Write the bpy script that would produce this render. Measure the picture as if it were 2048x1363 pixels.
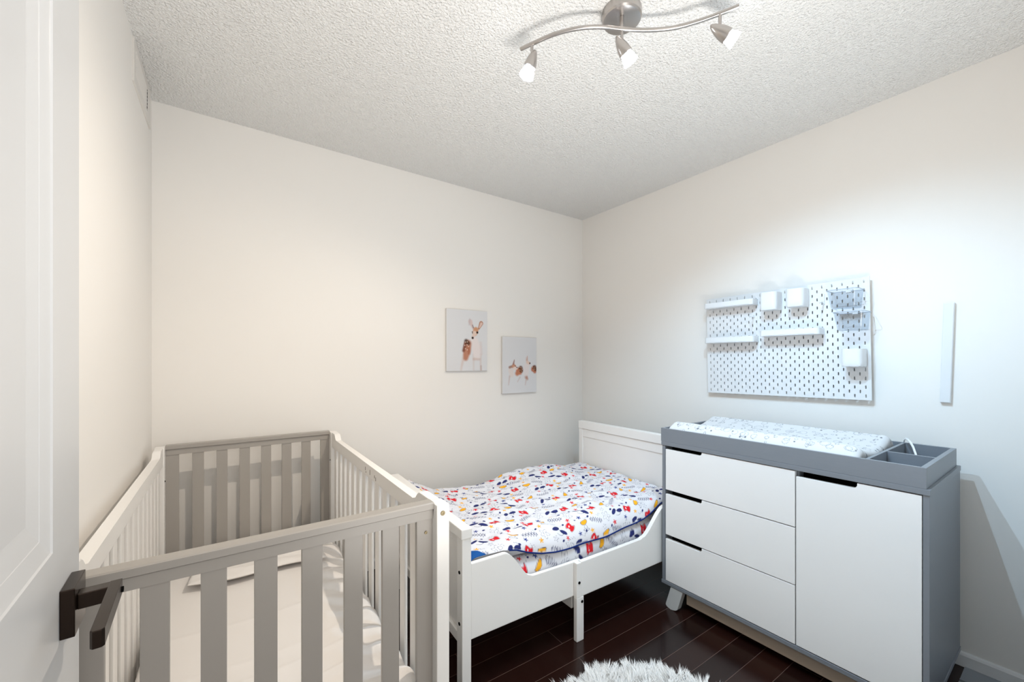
import bpy, bmesh, math, random
import numpy as np
from mathutils import Vector, Matrix
from math import sin, cos, pi, radians, sqrt, atan, hypot

for o in list(bpy.data.objects):
    bpy.data.objects.remove(o, do_unlink=True)
S = bpy.context.scene
COL = S.collection

# ------------------------------------------------------------------ camera
VP1, VP2, HY = 456.0, 2178.0, 722.0
FPX = sqrt((1024 - VP1) * (VP2 - 1024))
YAW = atan((1024 - VP1) / FPX)
CAM = (-2.39, -2.396, 1.206)
cd = bpy.data.cameras.new('camera')
cd.sensor_width = 36.0
cd.lens = FPX / 2048 * 36
cd.shift_y = (HY - 681.5) / 2048
cd.clip_start = 0.02
cam = bpy.data.objects.new('camera', cd)
cam.location = CAM
cam.rotation_euler = (pi / 2, 0, -YAW)
COL.objects.link(cam)
S.camera = cam

# ------------------------------------------------------------------ exposure, world
S.view_settings.view_transform = 'Standard'
S.view_settings.look = 'None'
S.view_settings.gamma = 1
S.view_settings.use_curve_mapping = False
S.view_settings.exposure = 0.53
w = bpy.data.worlds.new('world'); S.world = w
w.use_nodes = True
bg = w.node_tree.nodes['Background']
bg.inputs[0].default_value = (1.0, 0.95, 0.88, 1)
bg.inputs[1].default_value = 0.5

def lamp(name, kind, loc, energy, color, aim=None, **kw):
    l = bpy.data.lights.new(name, kind)
    l.energy = energy; l.color = color
    for k, v in kw.items():
        setattr(l, k, v)
    o = bpy.data.objects.new(name, l)
    o.location = loc
    if aim is not None:
        o.rotation_euler = Vector(aim).to_track_quat('-Z', 'Y').to_euler()
    COL.objects.link(o)
    return o

# added soft fill light beyond the open doorway behind the camera
lamp('doorway_fill', 'AREA', (-2.05, -3.05, 1.6), 9, (1.0, 0.96, 0.92), (0.2, 1, 0.15), shape='RECTANGLE', size=1.0, size_y=1.3)
# added low fill light out of view, aimed up to lift the room's ambient
lamp('ceiling_fill', 'AREA', (-1.60, -2.28, 0.45), 12.5, (1.0, 0.975, 0.935), (0.10, 0.20, 1.0), shape='RECTANGLE', size=1.0, size_y=0.25, spread=radians(120))

# ------------------------------------------------------------------ materials
def srgb(r, g, b):
    def f(c):
        c /= 255.0
        return c / 12.92 if c <= 0.04045 else ((c + 0.055) / 1.055) ** 2.4
    return (f(r), f(g), f(b), 1.0)

def new_mat(name, col=(0.8, 0.8, 0.8, 1), rough=0.5, metal=0.0, spec=0.5, coat=0.0):
    m = bpy.data.materials.new(name); m.use_nodes = True
    b = m.node_tree.nodes['Principled BSDF']
    b.inputs['Base Color'].default_value = col
    b.inputs['Roughness'].default_value = rough
    b.inputs['Metallic'].default_value = metal
    b.inputs['Specular IOR Level'].default_value = spec
    b.inputs['Coat Weight'].default_value = coat
    return m

def noise_bump(m, scale=50, strength=0.2, dist=0.002, detail=3, stretch=None, colour_var=0.0, rough=0.55):
    nt = m.node_tree; N = nt.nodes; L = nt.links
    b = N['Principled BSDF']
    tc = N.new('ShaderNodeTexCoord')
    mp = N.new('ShaderNodeMapping')
    if stretch: mp.inputs['Scale'].default_value = stretch
    nz = N.new('ShaderNodeTexNoise')
    nz.inputs['Scale'].default_value = scale
    nz.inputs['Detail'].default_value = detail
    nz.inputs['Roughness'].default_value = rough
    bp = N.new('ShaderNodeBump')
    bp.inputs['Strength'].default_value = strength
    bp.inputs['Distance'].default_value = dist
    L.new(tc.outputs['Object'], mp.inputs[0]); L.new(mp.outputs[0], nz.inputs['Vector'])
    L.new(nz.outputs[0], bp.inputs['Height']); L.new(bp.outputs[0], b.inputs['Normal'])
    if colour_var:
        c = b.inputs['Base Color'].default_value[:]
        mx = N.new('ShaderNodeMix'); mx.data_type = 'RGBA'
        mx.inputs['A'].default_value = tuple(x * (1 - colour_var) for x in c[:3]) + (1,)
        mx.inputs['B'].default_value = tuple(min(1, x * (1 + colour_var)) for x in c[:3]) + (1,)
        L.new(nz.outputs[0], mx.inputs['Factor']); L.new(mx.outputs['Result'], b.inputs['Base Color'])
    return m

M = {}
M['wall'] = noise_bump(new_mat('wall_paint', (0.885, 0.857, 0.818, 1), 0.6, spec=0.3), 220, 0.08, 0.001)
M['ceiling'] = noise_bump(new_mat('stippled_ceiling', (0.86, 0.85, 0.83, 1), 0.9, spec=0.1), 115, 1.0, 0.013, detail=2)
M['trim'] = new_mat('trim_white', (0.80, 0.80, 0.80, 1), 0.35)
M['door'] = new_mat('door_paint', (0.58, 0.588, 0.597, 1), 0.35)
M['white_wood'] = noise_bump(new_mat('white_lacquered_wood', (0.87, 0.85, 0.82, 1), 0.38), 60, 0.08, 0.001, stretch=(1, 1, 0.1))
M['grey_wood'] = noise_bump(new_mat('warm_grey_paint', srgb(161, 156, 150), 0.36), 60, 0.05, 0.001)
M['cab_white'] = new_mat('cabinet_white', (0.86, 0.86, 0.855, 1), 0.4)
M['cab_grey'] = noise_bump(new_mat('cabinet_grey', srgb(125, 130, 137), 0.36), 300, 0.06, 0.0008, stretch=(1, 0.08, 1), colour_var=0.04)
M['leg_grey'] = new_mat('leg_grey', srgb(160, 160, 158), 0.4)
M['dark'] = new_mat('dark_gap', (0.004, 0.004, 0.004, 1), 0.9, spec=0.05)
M['bronze'] = new_mat('dark_bronze', srgb(50, 40, 34), 0.24, metal=0.8)
M['nickel'] = new_mat('brushed_nickel', (0.50, 0.47, 0.45, 1), 0.28, metal=1.0)
M['nickel'] = noise_bump(M['nickel'], 200, 0.1, 0.0005, stretch=(1, 1, 12))
M['brass'] = new_mat('brass', (0.30, 0.25, 0.16, 1), 0.5, metal=1.0)
M['plastic'] = new_mat('white_plastic', (0.80, 0.81, 0.82, 1), 0.35)
M['board'] = new_mat('pegboard_white', (0.78, 0.785, 0.79, 1), 0.45)
M['sheet'] = noise_bump(new_mat('white_cotton', (0.86, 0.83, 0.805, 1), 0.9, spec=0.1), 500, 0.15, 0.0006)
M['navy'] = new_mat('navy_piping', srgb(24, 44, 104), 0.8, spec=0.1)
M['fur'] = new_mat('white_fur', (0.87, 0.86, 0.84, 1), 0.8, spec=0.1)
M['rug_base'] = new_mat('rug_backing', (0.75, 0.73, 0.70, 1), 0.9, spec=0.1)
M['canvas_edge'] = new_mat('canvas_edge', (0.74, 0.72, 0.70, 1), 0.8, spec=0.1)
M['vent'] = new_mat('vent_enamel', (0.76, 0.73, 0.69, 1), 0.4)
M['rail_tan'] = new_mat('unpainted_board', srgb(160, 146, 132), 0.6)
M['scuff'] = new_mat('scuffed_paint', srgb(110, 88, 76), 0.8)

# bulb glass that gives off light
m = bpy.data.materials.new('lit_bulb_glass'); m.use_nodes = True
b = m.node_tree.nodes['Principled BSDF']
b.inputs['Base Color'].default_value = (0.9, 0.93, 1, 1); b.inputs['Roughness'].default_value = 0.15
b.inputs['Emission Color'].default_value = (0.88, 0.94, 1.0, 1); b.inputs['Emission Strength'].default_value = 36
M['bulb'] = m
m = m.copy(); m.name = 'bulb_facet'; m.node_tree.nodes['Principled BSDF'].inputs['Emission Strength'].default_value = 0.35; m.node_tree.nodes['Principled BSDF'].inputs['Base Color'].default_value = (0.6, 0.64, 0.7, 1); M['bulb_dim'] = m
m = bpy.data.materials.new('lit_bulb_face'); m.use_nodes = True
b = m.node_tree.nodes['Principled BSDF']
b.inputs['Emission Color'].default_value = (0.92, 0.96, 1.0, 1); b.inputs['Emission Strength'].default_value = 20
M['bulb_face'] = m

# clear plastic
m = bpy.data.materials.new('clear_plastic'); m.use_nodes = True
nt = m.node_tree; nt.nodes.remove(nt.nodes['Principled BSDF'])
out = nt.nodes['Material Output']
tr = nt.nodes.new('ShaderNodeBsdfTransparent'); tr.inputs[0].default_value = (0.94, 0.955, 0.97, 1)
gl = nt.nodes.new('ShaderNodeBsdfGlossy'); gl.inputs['Roughness'].default_value = 0.2
fr = nt.nodes.new('ShaderNodeLayerWeight'); fr.inputs[0].default_value = 0.06
mx = nt.nodes.new('ShaderNodeMixShader')
mx.inputs[0].default_value = 0.06; nt.links.new(tr.outputs[0], mx.inputs[1]); nt.links.new(gl.outputs[0], mx.inputs[2])
nt.links.new(mx.outputs[0], out.inputs[0])
M['clear'] = m
M['rim'] = new_mat('clear_plastic_edge', srgb(178, 190, 204), 0.25)

# dark plank floor
m = new_mat('dark_plank_floor', srgb(34, 17, 13), 0.2, spec=0.36)
nt = m.node_tree; N = nt.nodes; L = nt.links; b = N['Principled BSDF']
tc = N.new('ShaderNodeTexCoord'); mp = N.new('ShaderNodeMapping')
mp.inputs['Rotation'].default_value = (0, 0, radians(1.0))
mp.inputs['Location'].default_value = (0.10, 0.024, 0)
br = N.new('ShaderNodeTexBrick')
br.offset = 0.37; br.offset_frequency = 2
br.inputs['Color1'].default_value = srgb(42, 20, 14); br.inputs['Color2'].default_value = srgb(25, 12, 10)
br.inputs['Mortar'].default_value = srgb(92, 74, 68)  # lighter seam colour paints in the reflection along the plank bevels
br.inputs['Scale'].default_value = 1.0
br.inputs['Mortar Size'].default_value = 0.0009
br.inputs['Mortar Smooth'].default_value = 0.2
br.inputs['Brick Width'].default_value = 1.1
br.inputs['Row Height'].default_value = 0.1
nz = N.new('ShaderNodeTexNoise'); nz.inputs['Scale'].default_value = 60
mp2 = N.new('ShaderNodeMapping'); mp2.inputs['Scale'].default_value = (0.12, 1.6, 1)
bp = N.new('ShaderNodeBump'); bp.inputs['Strength'].default_value = 0.06; bp.inputs['Distance'].default_value = 0.001
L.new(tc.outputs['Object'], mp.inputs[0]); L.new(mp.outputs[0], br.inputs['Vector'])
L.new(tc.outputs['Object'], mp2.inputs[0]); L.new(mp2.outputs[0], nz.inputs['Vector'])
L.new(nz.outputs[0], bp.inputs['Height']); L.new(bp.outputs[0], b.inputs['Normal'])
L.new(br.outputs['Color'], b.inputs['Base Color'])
M['floor'] = m

def paint_mat(name, rough=0.85, spec=0.15, bump=0.12):
    m = new_mat(name, rough=rough, spec=spec)
    nt = m.node_tree
    a = nt.nodes.new('ShaderNodeVertexColor'); a.layer_name = 'paint'
    nt.links.new(a.outputs[0], nt.nodes['Principled BSDF'].inputs['Base Color'])
    if bump:
        tc = nt.nodes.new('ShaderNodeTexCoord')
        nz = nt.nodes.new('ShaderNodeTexNoise'); nz.inputs['Scale'].default_value = 400
        bp = nt.nodes.new('ShaderNodeBump'); bp.inputs['Strength'].default_value = bump; bp.inputs['Distance'].default_value = 0.0006
        nt.links.new(tc.outputs['Object'], nz.inputs['Vector'])
        nt.links.new(nz.outputs[0], bp.inputs['Height']); nt.links.new(bp.outputs[0], nt.nodes['Principled BSDF'].inputs['Normal'])
    return m
M['print'] = paint_mat('printed_cotton')
M['pad'] = paint_mat('dotted_cotton')
M['canvas'] = paint_mat('painted_canvas', 0.8, 0.15, 0.2)

# ------------------------------------------------------------------ helpers
def tag(o, label=None, cat=None, group=None, kind=None):
    if label: o['label'] = label
    if cat: o['category'] = cat
    if group: o['group'] = group
    if kind: o['kind'] = kind
    return o

def thing(name, loc=(0, 0, 0), rz=0, label=None, cat=None, group=None, kind=None):
    o = bpy.data.objects.new(name, None)
    o.location = loc; o.rotation_euler = (0, 0, rz); o.empty_display_size = 0.05
    COL.objects.link(o)
    return tag(o, label, cat, group, kind)

def obj(name, bm, mat, parent=None, smooth=False, off=(0, 0, 0)):
    me = bpy.data.meshes.new(name)
    if off != (0, 0, 0):
        bmesh.ops.translate(bm, verts=bm.verts, vec=Vector(off))
    bmesh.ops.recalc_face_normals(bm, faces=bm.faces)
    bm.to_mesh(me); bm.free()
    for mm in (mat if isinstance(mat, (list, tuple)) else [mat]):
        me.materials.append(mm)
    if smooth:
        me.polygons.foreach_set('use_smooth', [True] * len(me.polygons))
        if smooth != 'all':
            try: me.set_sharp_from_angle(angle=radians(35))
            except Exception: pass
    o = bpy.data.objects.new(name, me)
    COL.objects.link(o)
    if parent: o.parent = parent
    return o

def NB(): return bmesh.new()

def box(bm, x0, x1, y0, y1, z0, z1, bev=0.0, seg=2):
    b2 = bmesh.new()
    x0, x1 = min(x0, x1), max(x0, x1); y0, y1 = min(y0, y1), max(y0, y1); z0, z1 = min(z0, z1), max(z0, z1)
    r = bmesh.ops.create_cube(b2, size=1)
    for v in b2.verts:
        v.co = Vector(((x0 + x1) / 2 + v.co.x * (x1 - x0), (y0 + y1) / 2 + v.co.y * (y1 - y0), (z0 + z1) / 2 + v.co.z * (z1 - z0)))
    if bev:
        bev = min(bev, 0.45 * min(x1 - x0, y1 - y0, z1 - z0))
        bmesh.ops.bevel(b2, geom=list(b2.edges), offset=bev, segments=seg, affect='EDGES', profile=0.6)
    merge(bm, b2)
    return bm

def merge(bm, b2):
    me = bpy.data.meshes.new('tmp'); b2.to_mesh(me); b2.free(); bm.from_mesh(me); bpy.data.meshes.remove(me)

def prism(bm, poly, axis, a, b, bev=0.0):
    """poly: 2D points; axis: 'x' -> (y,z) poly extruded along x; 'y' -> (x,z); 'z' -> (x,y)"""
    b2 = bmesh.new()
    def mk(p, t):
        if axis == 'x': return (t, p[0], p[1])
        if axis == 'y': return (p[0], t, p[1])
        return (p[0], p[1], t)
    va = [b2.verts.new(mk(p, a)) for p in poly]; vb = [b2.verts.new(mk(p, b)) for p in poly]
    fa = b2.faces.new(va); fb = b2.faces.new(list(reversed(vb)))
    n = len(poly)
    for i in range(n):
        b2.faces.new([va[(i + 1) % n], va[i], vb[i], vb[(i + 1) % n]])
    if bev:
        ed = [e for e in b2.edges if (e in fa.edges[:] or e in fb.edges[:])]
        bmesh.ops.bevel(b2, geom=ed, offset=bev, segments=2, affect='EDGES', profile=0.6)
    bmesh.ops.triangulate(b2, faces=[f for f in b2.faces if len(f.verts) > 4])
    merge(bm, b2)
    return bm

def lathe(bm, prof, n=32, mat=None, cap0=True, cap1=True):
    """prof: (r,z); mat: Matrix 4x4"""
    b2 = bmesh.new(); rings = []
    for r, z in prof:
        if r < 1e-6: rings.append([b2.verts.new((0, 0, z))])
        else: rings.append([b2.verts.new((r * cos(2 * pi * k / n), r * sin(2 * pi * k / n), z)) for k in range(n)])
    for A, B in zip(rings[:-1], rings[1:]):
        for k in range(n):
            k2 = (k + 1) % n
            if len(A) == 1 and len(B) == 1: break
            if len(A) == 1: b2.faces.new([A[0], B[k], B[k2]])
            elif len(B) == 1: b2.faces.new([A[k], A[k2], B[0]])
            else: b2.faces.new([A[k], A[k2], B[k2], B[k]])
    if cap0 and len(rings[0]) > 1: b2.faces.new(rings[0])
    if cap1 and len(rings[-1]) > 1: b2.faces.new(list(reversed(rings[-1])))
    if mat is not None: bmesh.ops.transform(b2, matrix=mat, verts=b2.verts)
    merge(bm, b2); return bm

def tube(bm, pts, r, n=10, closed=False, cap=True, flat=None):
    b2 = bmesh.new(); pts = [Vector(p) for p in pts]; rings = []
    m = len(pts); up = Vector((0, 0, 1)); prev = None
    for i, p in enumerate(pts):
        if closed: t = pts[(i + 1) % m] - pts[i - 1]
        else: t = pts[min(i + 1, m - 1)] - pts[max(i - 1, 0)]
        t.normalize()
        a = (prev if prev is not None else (Vector((1, 0, 0)) if abs(t.z) > 0.9 else up))
        a = (a - t * a.dot(t)).normalized(); prev = a
        c = t.cross(a)
        rr = r(i / (m - 1)) if callable(r) else r
        fa = flat if flat else 1.0
        rings.append([b2.verts.new(p + a * rr * cos(2 * pi * k / n) + c * rr * fa * sin(2 * pi * k / n)) for k in range(n)])
    rg = range(m if closed else m - 1)
    for i in rg:
        A, B = rings[i], rings[(i + 1) % m]
        for k in range(n):
            b2.faces.new([A[k], A[(k + 1) % n], B[(k + 1) % n], B[k]])
    if cap and not closed:
        b2.faces.new(rings[0]); b2.faces.new(list(reversed(rings[-1])))
    merge(bm, b2); return bm

def orient(p, d):
    return Matrix.Translation(Vector(p)) @ Vector(d).normalized().to_track_quat('Z', 'Y').to_matrix().to_4x4()

def smoothstep(a, b, x):
    t = np.clip((x - a) / (b - a), 0, 1); return t * t * (3 - 2 * t)

def vnoise(x, y, seed=0):
    """smooth value noise on arrays"""
    xi = np.floor(x).astype(np.int64); yi = np.floor(y).astype(np.int64)
    fx = x - xi; fy = y - yi
    fx = fx * fx * (3 - 2 * fx); fy = fy * fy * (3 - 2 * fy)
    def h(a, b):
        n = (a * 374761393 + b * 668265263 + seed * 974634777) & 0x7fffffff
        n = ((n ^ (n >> 13)) * 1274126177) & 0x7fffffff
        return ((n ^ (n >> 16)) & 0xffff) / 65535.0
    return (h(xi, yi) * (1 - fx) + h(xi + 1, yi) * fx) * (1 - fy) + (h(xi, yi + 1) * (1 - fx) + h(xi + 1, yi + 1) * fx) * fy

def grid_mesh(name, P, mat, parent=None, colors=None, flip=False, extra=None):
    """P: (ny,nx,3) array -> smooth grid mesh"""
    ny, nx = P.shape[:2]
    me = bpy.data.meshes.new(name)
    V = P.reshape(-1, 3)
    i = np.arange(ny * nx).reshape(ny, nx)
    q = np.stack([i[:-1, :-1], i[:-1, 1:], i[1:, 1:], i[1:, :-1]], -1).reshape(-1, 4)
    if flip: q = q[:, ::-1]
    me.vertices.add(len(V)); me.vertices.foreach_set('co', V.astype(np.float32).ravel())
    me.loops.add(q.size); me.loops.foreach_set('vertex_index', q.astype(np.int32).ravel())
    me.polygons.add(len(q))
    me.polygons.foreach_set('loop_start', (np.arange(len(q)) * 4).astype(np.int32))
    me.polygons.foreach_set('loop_total', np.full(len(q), 4, np.int32))
    me.polygons.foreach_set('use_smooth', np.ones(len(q), bool))
    me.update(calc_edges=True)
    if colors is not None:
        a = me.color_attributes.new('paint', 'FLOAT_COLOR', 'POINT')
        c = np.ones((len(V), 4), np.float32); c[:, :3] = colors.reshape(-1, 3)
        a.data.foreach_set('color', c.ravel())
    me.materials.append(mat)
    o = bpy.data.objects.new(name, me); COL.objects.link(o)
    if parent: o.parent = parent
    return o

# ------------------------------------------------------------------ room shell
H = 2.366
XL, YF = -2.668, -2.42
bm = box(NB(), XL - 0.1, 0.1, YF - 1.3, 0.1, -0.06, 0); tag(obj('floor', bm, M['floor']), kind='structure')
bm = box(NB(), XL - 0.1, 0.1, YF - 0.1, 0.1, H, H + 0.08); tag(obj('ceiling', bm, M['ceiling']), kind='structure')
bm = box(NB(), XL - 0.1, 0.1, 0, 0.1, 0, H); tag(obj('wall_back', bm, M['wall']), kind='structure')
bm = box(NB(), 0, 0.1, YF, 0, 0, H); tag(obj('wall_right', bm, M['wall']), kind='structure')
bm = box(NB(), XL - 0.1, XL, YF, 0, 0, H); tag(obj('wall_left', bm, M['wall']), kind='structure')
# wall with the doorway the camera stands in
bm = NB()
box(bm, -1.66, 0.1, YF - 0.1, YF, 0, H); box(bm, XL - 0.1, -2.565, YF - 0.1, YF, 0, H); box(bm, -2.565, -1.66, YF - 0.1, YF, 2.06, H)
tag(obj('wall_front', bm, M['wall']), kind='structure')
def baseboard(name, x0, x1, y0, y1, axis):
    bm = NB(); d = 0.013; h = 0.056
    prof = [(0, 0), (d, 0), (d, h - 0.012), (d - 0.004, h - 0.004), (0.004, h), (0, h)]
    if axis == 'yr': prism(bm, [(-a, z) for a, z in prof], 'y', y0, y1)
    elif axis == 'yl': prism(bm, [(XL + a, z) for a, z in prof], 'y', y0, y1)
    else: prism(bm, [(-a, z) for a, z in prof], 'x', x0, x1)
    tag(obj(name, bm, M['trim']), kind='structure')
baseboard('baseboard_right', 0, 0, YF, 0, 'yr')
baseboard('baseboard_left', 0, 0, YF, 0, 'yl')
baseboard('baseboard_back', XL, 0, 0, 0, 'x')
# low pale grey strips on the floor along the right wall, past the dresser
bm = NB(); box(bm, -0.122, -0.0135, YF, -2.115, 0.0, 0.004); box(bm, -0.128, -0.120, YF, -2.115, 0.0, 0.007); box(bm, -0.150, -0.142, YF, -2.115, 0.0, 0.007)
tag(obj('trim_2', bm, new_mat('pale_grey_strips', srgb(150, 154, 160), 0.45)), kind='structure')
# door frame
bm = NB(); box(bm, -1.70, -1.66, YF - 0.1, YF + 0.0, 0, 2.06); box(bm, -2.605, -2.565, YF - 0.1, YF, 0, 2.06); box(bm, -2.605, -1.66, YF - 0.1, YF, 2.02, 2.06)
tag(obj('trim_1', bm, M['trim']), kind='structure')

# ------------------------------------------------------------------ door, open against the left wall
th = radians(2.6)
# local frame: s along the door towards its free edge, o out of its face (to the room)
dm = Matrix(((cos(th), -sin(th), 0, -2.573), (sin(th), cos(th), 0, -1.613), (0, 0, 1, 0), (0, 0, 0, 1)))
# local coordinates: x = o (outward), y = s
door = bpy.data.objects.new('door_1', None); door.matrix_world = dm; COL.objects.link(door); tag(door, kind='structure')
S0, S1 = -0.735, 0.1113
zp = [(0.15, 0.74), (0.963, 1.93)]
sp = (-0.595, -0.029)
bm = NB()
box(bm, -0.036, -0.012, S0, S1, 0.01, 2.03)
def dface(a0, a1, b0, b1): box(bm, -0.012, 0, a0, a1, b0, b1)
dface(S0, sp[0], 0.01, 2.03); dface(sp[1], S1, 0.01, 2.03)
dface(sp[0], sp[1], 0.01, zp[0][0]); dface(sp[0], sp[1], zp[0][1], zp[1][0]); dface(sp[0], sp[1], zp[1][1], 2.03)
slab = obj('door_slab', bm, M['door'], door)
for z0, z1 in zp:
    bm = NB(); loops = []
    for ins, o in [(0, -0.0), (0.0015, -0.002), (0.024, -0.0062), (0.0245, -0.0068), (0.047, -0.0108), (0.052, -0.0115), (0.0525, -0.0110)]:
        loops.append([bm.verts.new((o, a, z)) for a, z in ((sp[0] + ins, z0 + ins), (sp[1] - ins, z0 + ins), (sp[1] - ins, z1 - ins), (sp[0] + ins, z1 - ins))])
    for A, B in zip(loops[:-1], loops[1:]):
        for k in range(4): bm.faces.new([A[k], A[(k + 1) % 4], B[(k + 1) % 4], B[k]])
    bm.faces.new(loops[-1])
    obj('door_panel', bm, M['door'], door)
hd = bpy.data.objects.new('door_handle', None); COL.objects.link(hd); hd.parent = door
tag(hd, 'dark bronze lever handle on a square plate')
bm = box(NB(), 0, 0.0145, 0, 0.065, 0.8355, 0.9005, 0.0012); obj('handle_plate', bm, M['bronze'], hd)
bm = NB()
box(bm, 0.0145, 0.046, 0.011, 0.031, 0.866, 0.887, 0.0012)
prism(bm, [(0.0445, 0.031), (0.0445, -0.108), (0.047, -0.111), (0.055, -0.111), (0.0575, -0.108), (0.0575, 0.031)], 'z', 0.866, 0.8875, 0.0008)
obj('handle_lever', bm, M['bronze'], hd)
bm = lathe(NB(), [(0, 0), (0.004, 0), (0.004, 0.002), (0, 0.002)], 12, orient((0.0575, 0.024, 0.874), (1, 0, 0))); obj('set_screw', bm, M['dark'], hd)

# ------------------------------------------------------------------ air vent high on the left wall
v = thing('air_vent', (XL, -0.28, 2.28), label='pale rectangular air vent grille high on the left wall below the ceiling', cat='vent')
bm = NB(); y0, y1, z0, z1 = -0.171, 0.20, -0.08, 0.078
box(bm, 0, 0.006, y0, y1, z0, z0 + 0.035); box(bm, 0, 0.006, y0, y1, z1 - 0.03, z1)
box(bm, 0, 0.006, y0, y0 + 0.03, z0 + 0.035, z1 - 0.03); box(bm, 0, 0.006, y1 - 0.085, y1, z0 + 0.035, z1 - 0.03)
obj('frame', bm, M['vent'], v)
for k in range(6):
    z = z0 + 0.040 + k * 0.0145
    bm = prism(NB(), [(0.001, z), (0.0025, z), (0.0075, z + 0.012), (0.006, z + 0.012)], 'y', y0 + 0.03, y1 - 0.09)
    obj('slat', bm, M['vent'], v)
bm = box(NB(), 0.0065, 0.0072, 0.100, 0.107, -0.037, 0.039); obj('lever_slot', bm, M['dark'], v)
bm = box(NB(), 0.0002, 0.001, y0 + 0.03, y1 - 0.085, z0 + 0.035, z1 - 0.03); obj('duct_opening', bm, M['dark'], v)

# ------------------------------------------------------------------ ceiling spotlight bar
fx = thing('spotlight_bar', (-1.32, -1.505, H), label='brushed nickel ceiling light with wavy bar and three lit spot heads', cat='ceiling light')
fo = Vector((-1.32, -1.505, H))
bm = lathe(NB(), [(0, 0), (0.062, 0), (0.064, -0.003), (0.064, -0.026), (0.060, -0.031), (0.052, -0.033), (0, -0.034)], 48)
obj('canopy', bm, M['nickel'], fx, smooth=True)
bm = tube(NB(), [(-0.015, -0.013, -0.034), (-0.015, -0.013, -0.071)], 0.007, 14); obj('stem', bm, M['nickel'], fx, smooth=True)
ctrl = [(-1.556, -1.261), (-1.538, -1.303), (-1.502, -1.378), (-1.451, -1.443), (-1.394, -1.488), (-1.335, -1.520), (-1.262, -1.566), (-1.201, -1.620), (-1.160, -1.680), (-1.130, -1.738), (-1.111, -1.782)]
ZB = H - 0.075
pts = []
cc = [Vector((a, b, ZB)) for a, b in ctrl]
for i in range(len(cc) - 1):
    p0 = cc[max(i - 1, 0)]; p1 = cc[i]; p2 = cc[i + 1]; p3 = cc[min(i + 2, len(cc) - 1)]
    for k in range(6):
        t = k / 6
        pts.append(0.5 * ((2 * p1) + (p2 - p0) * t + (2 * p0 - 5 * p1 + 4 * p2 - p3) * t * t + (3 * p1 - p0 - 3 * p2 + p3) * t ** 3) - fo)
pts.append(cc[-1] - fo)
bm = tube(NB(), pts, 0.0065, 16); obj('bar', bm, M['nickel'], fx, smooth=True)
heads = [((-1.538, -1.301), 135, -70, 1, 32, (1.0, 0.87, 0.72)), ((-1.335, -1.518), 338, -55, 0, 36, (0.50, 0.76, 1.0)), ((-1.132, -1.734), 322, -34, 0, 33, (0.50, 0.76, 1.0))]
for (jx, jy), az, el, _, pw, lc in heads:
    J = Vector((jx, jy, ZB))
    d = Vector((cos(radians(az)) * cos(radians(el)), sin(radians(az)) * cos(radians(el)), sin(radians(el))))
    piv = J - Vector((0, 0, 0.055))
    hdo = bpy.data.objects.new('spot_head', None); COL.objects.link(hdo); hdo.parent = fx
    tail = piv - d * 0.036
    Mx = orient(tail - fo, d)
    bm = lathe(NB(), [(0, 0), (0.005, 0.003), (0.010, 0.012), (0.0155, 0.026), (0.0195, 0.042), (0.0215, 0.058), (0.0215, 0.064), (0.0195, 0.064), (0.018, 0.050), (0, 0.045)], 32, Mx)
    obj('spot_shade', bm, M['nickel'], hdo, smooth=True)
    bm = tube(NB(), [J - fo, piv - fo + Vector((0, 0, 0.006))], 0.005, 12); obj('stem', bm, M['nickel'], hdo, smooth=True)
    bm = NB(); n = 16; rings = []
    for rr, zz in ((0.017, 0.052), (0.0195, 0.066), (0.0235, 0.080), (0.026, 0.094)):
        rings.append([(Mx @ Vector((rr * (1 if k % 2 else 0.93) * cos(2 * pi * k / n), rr * (1 if k % 2 else 0.93) * sin(2 * pi * k / n), zz))) for k in range(n)])
    rv = [[bm.verts.new(p) for p in r] for r in rings]
    for q_, (A, B) in enumerate(zip(rv[:-1], rv[1:])):
        for k in range(n): bm.faces.new([A[k], A[(k + 1) % n], B[(k + 1) % n], B[k]]).material_index = (1 if (k + q_) % 4 else 0)
    obj('bulb_lens', bm, [M['bulb'], M['bulb_dim']], hdo)
    bm = lathe(NB(), [(0, 0.0905), (0.0245, 0.0905)], 24, Mx, cap1=False); obj('bulb_face', bm, M['bulb_face'], hdo)
    aim = Vector((cos(radians(150)) * cos(radians(-72)), sin(radians(150)) * cos(radians(-72)), sin(radians(-72)))) if az == 135 else Vector((cos(radians(352)) * cos(radians(-67)), sin(radians(352)) * cos(radians(-67)), sin(radians(-67))))
    lamp('spot_lamp', 'SPOT', tail + d * 0.099, pw, lc, aim, spot_size=radians(150 if az == 135 else 122), spot_blend=1.0, shadow_soft_size=0.007)

# ------------------------------------------------------------------ crib
CX0, CX1 = -2.640, -1.930         # outer faces of the side rails
CYN, CYF = -1.464, -0.150         # outer faces near / far
cr = thing('crib', (-2.285, -0.81, 0), label='white and grey slatted crib with raised corner posts in the left corner', cat='crib')
co = Vector((-2.285, -0.81, 0))
def cobj(name, bm, mat, smooth=False):
    return obj(name, bm, mat, cr, smooth, off=tuple(-co))
PW = 0.034
YR = CYN + 0.017      # near grey rail front
YRF = CYF - 0.015     # far grey rail front (facing the camera)
for px, py in ((CX0, CYN), (CX1 - PW, CYN), (CX0, CYF - 0.045), (CX1 - PW, CYF - 0.045)):
    bm = box(NB(), px, px + PW, py, py + 0.052, 0, 0.846, 0.003); cobj('corner_post', bm, M['white_wood'])
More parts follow.
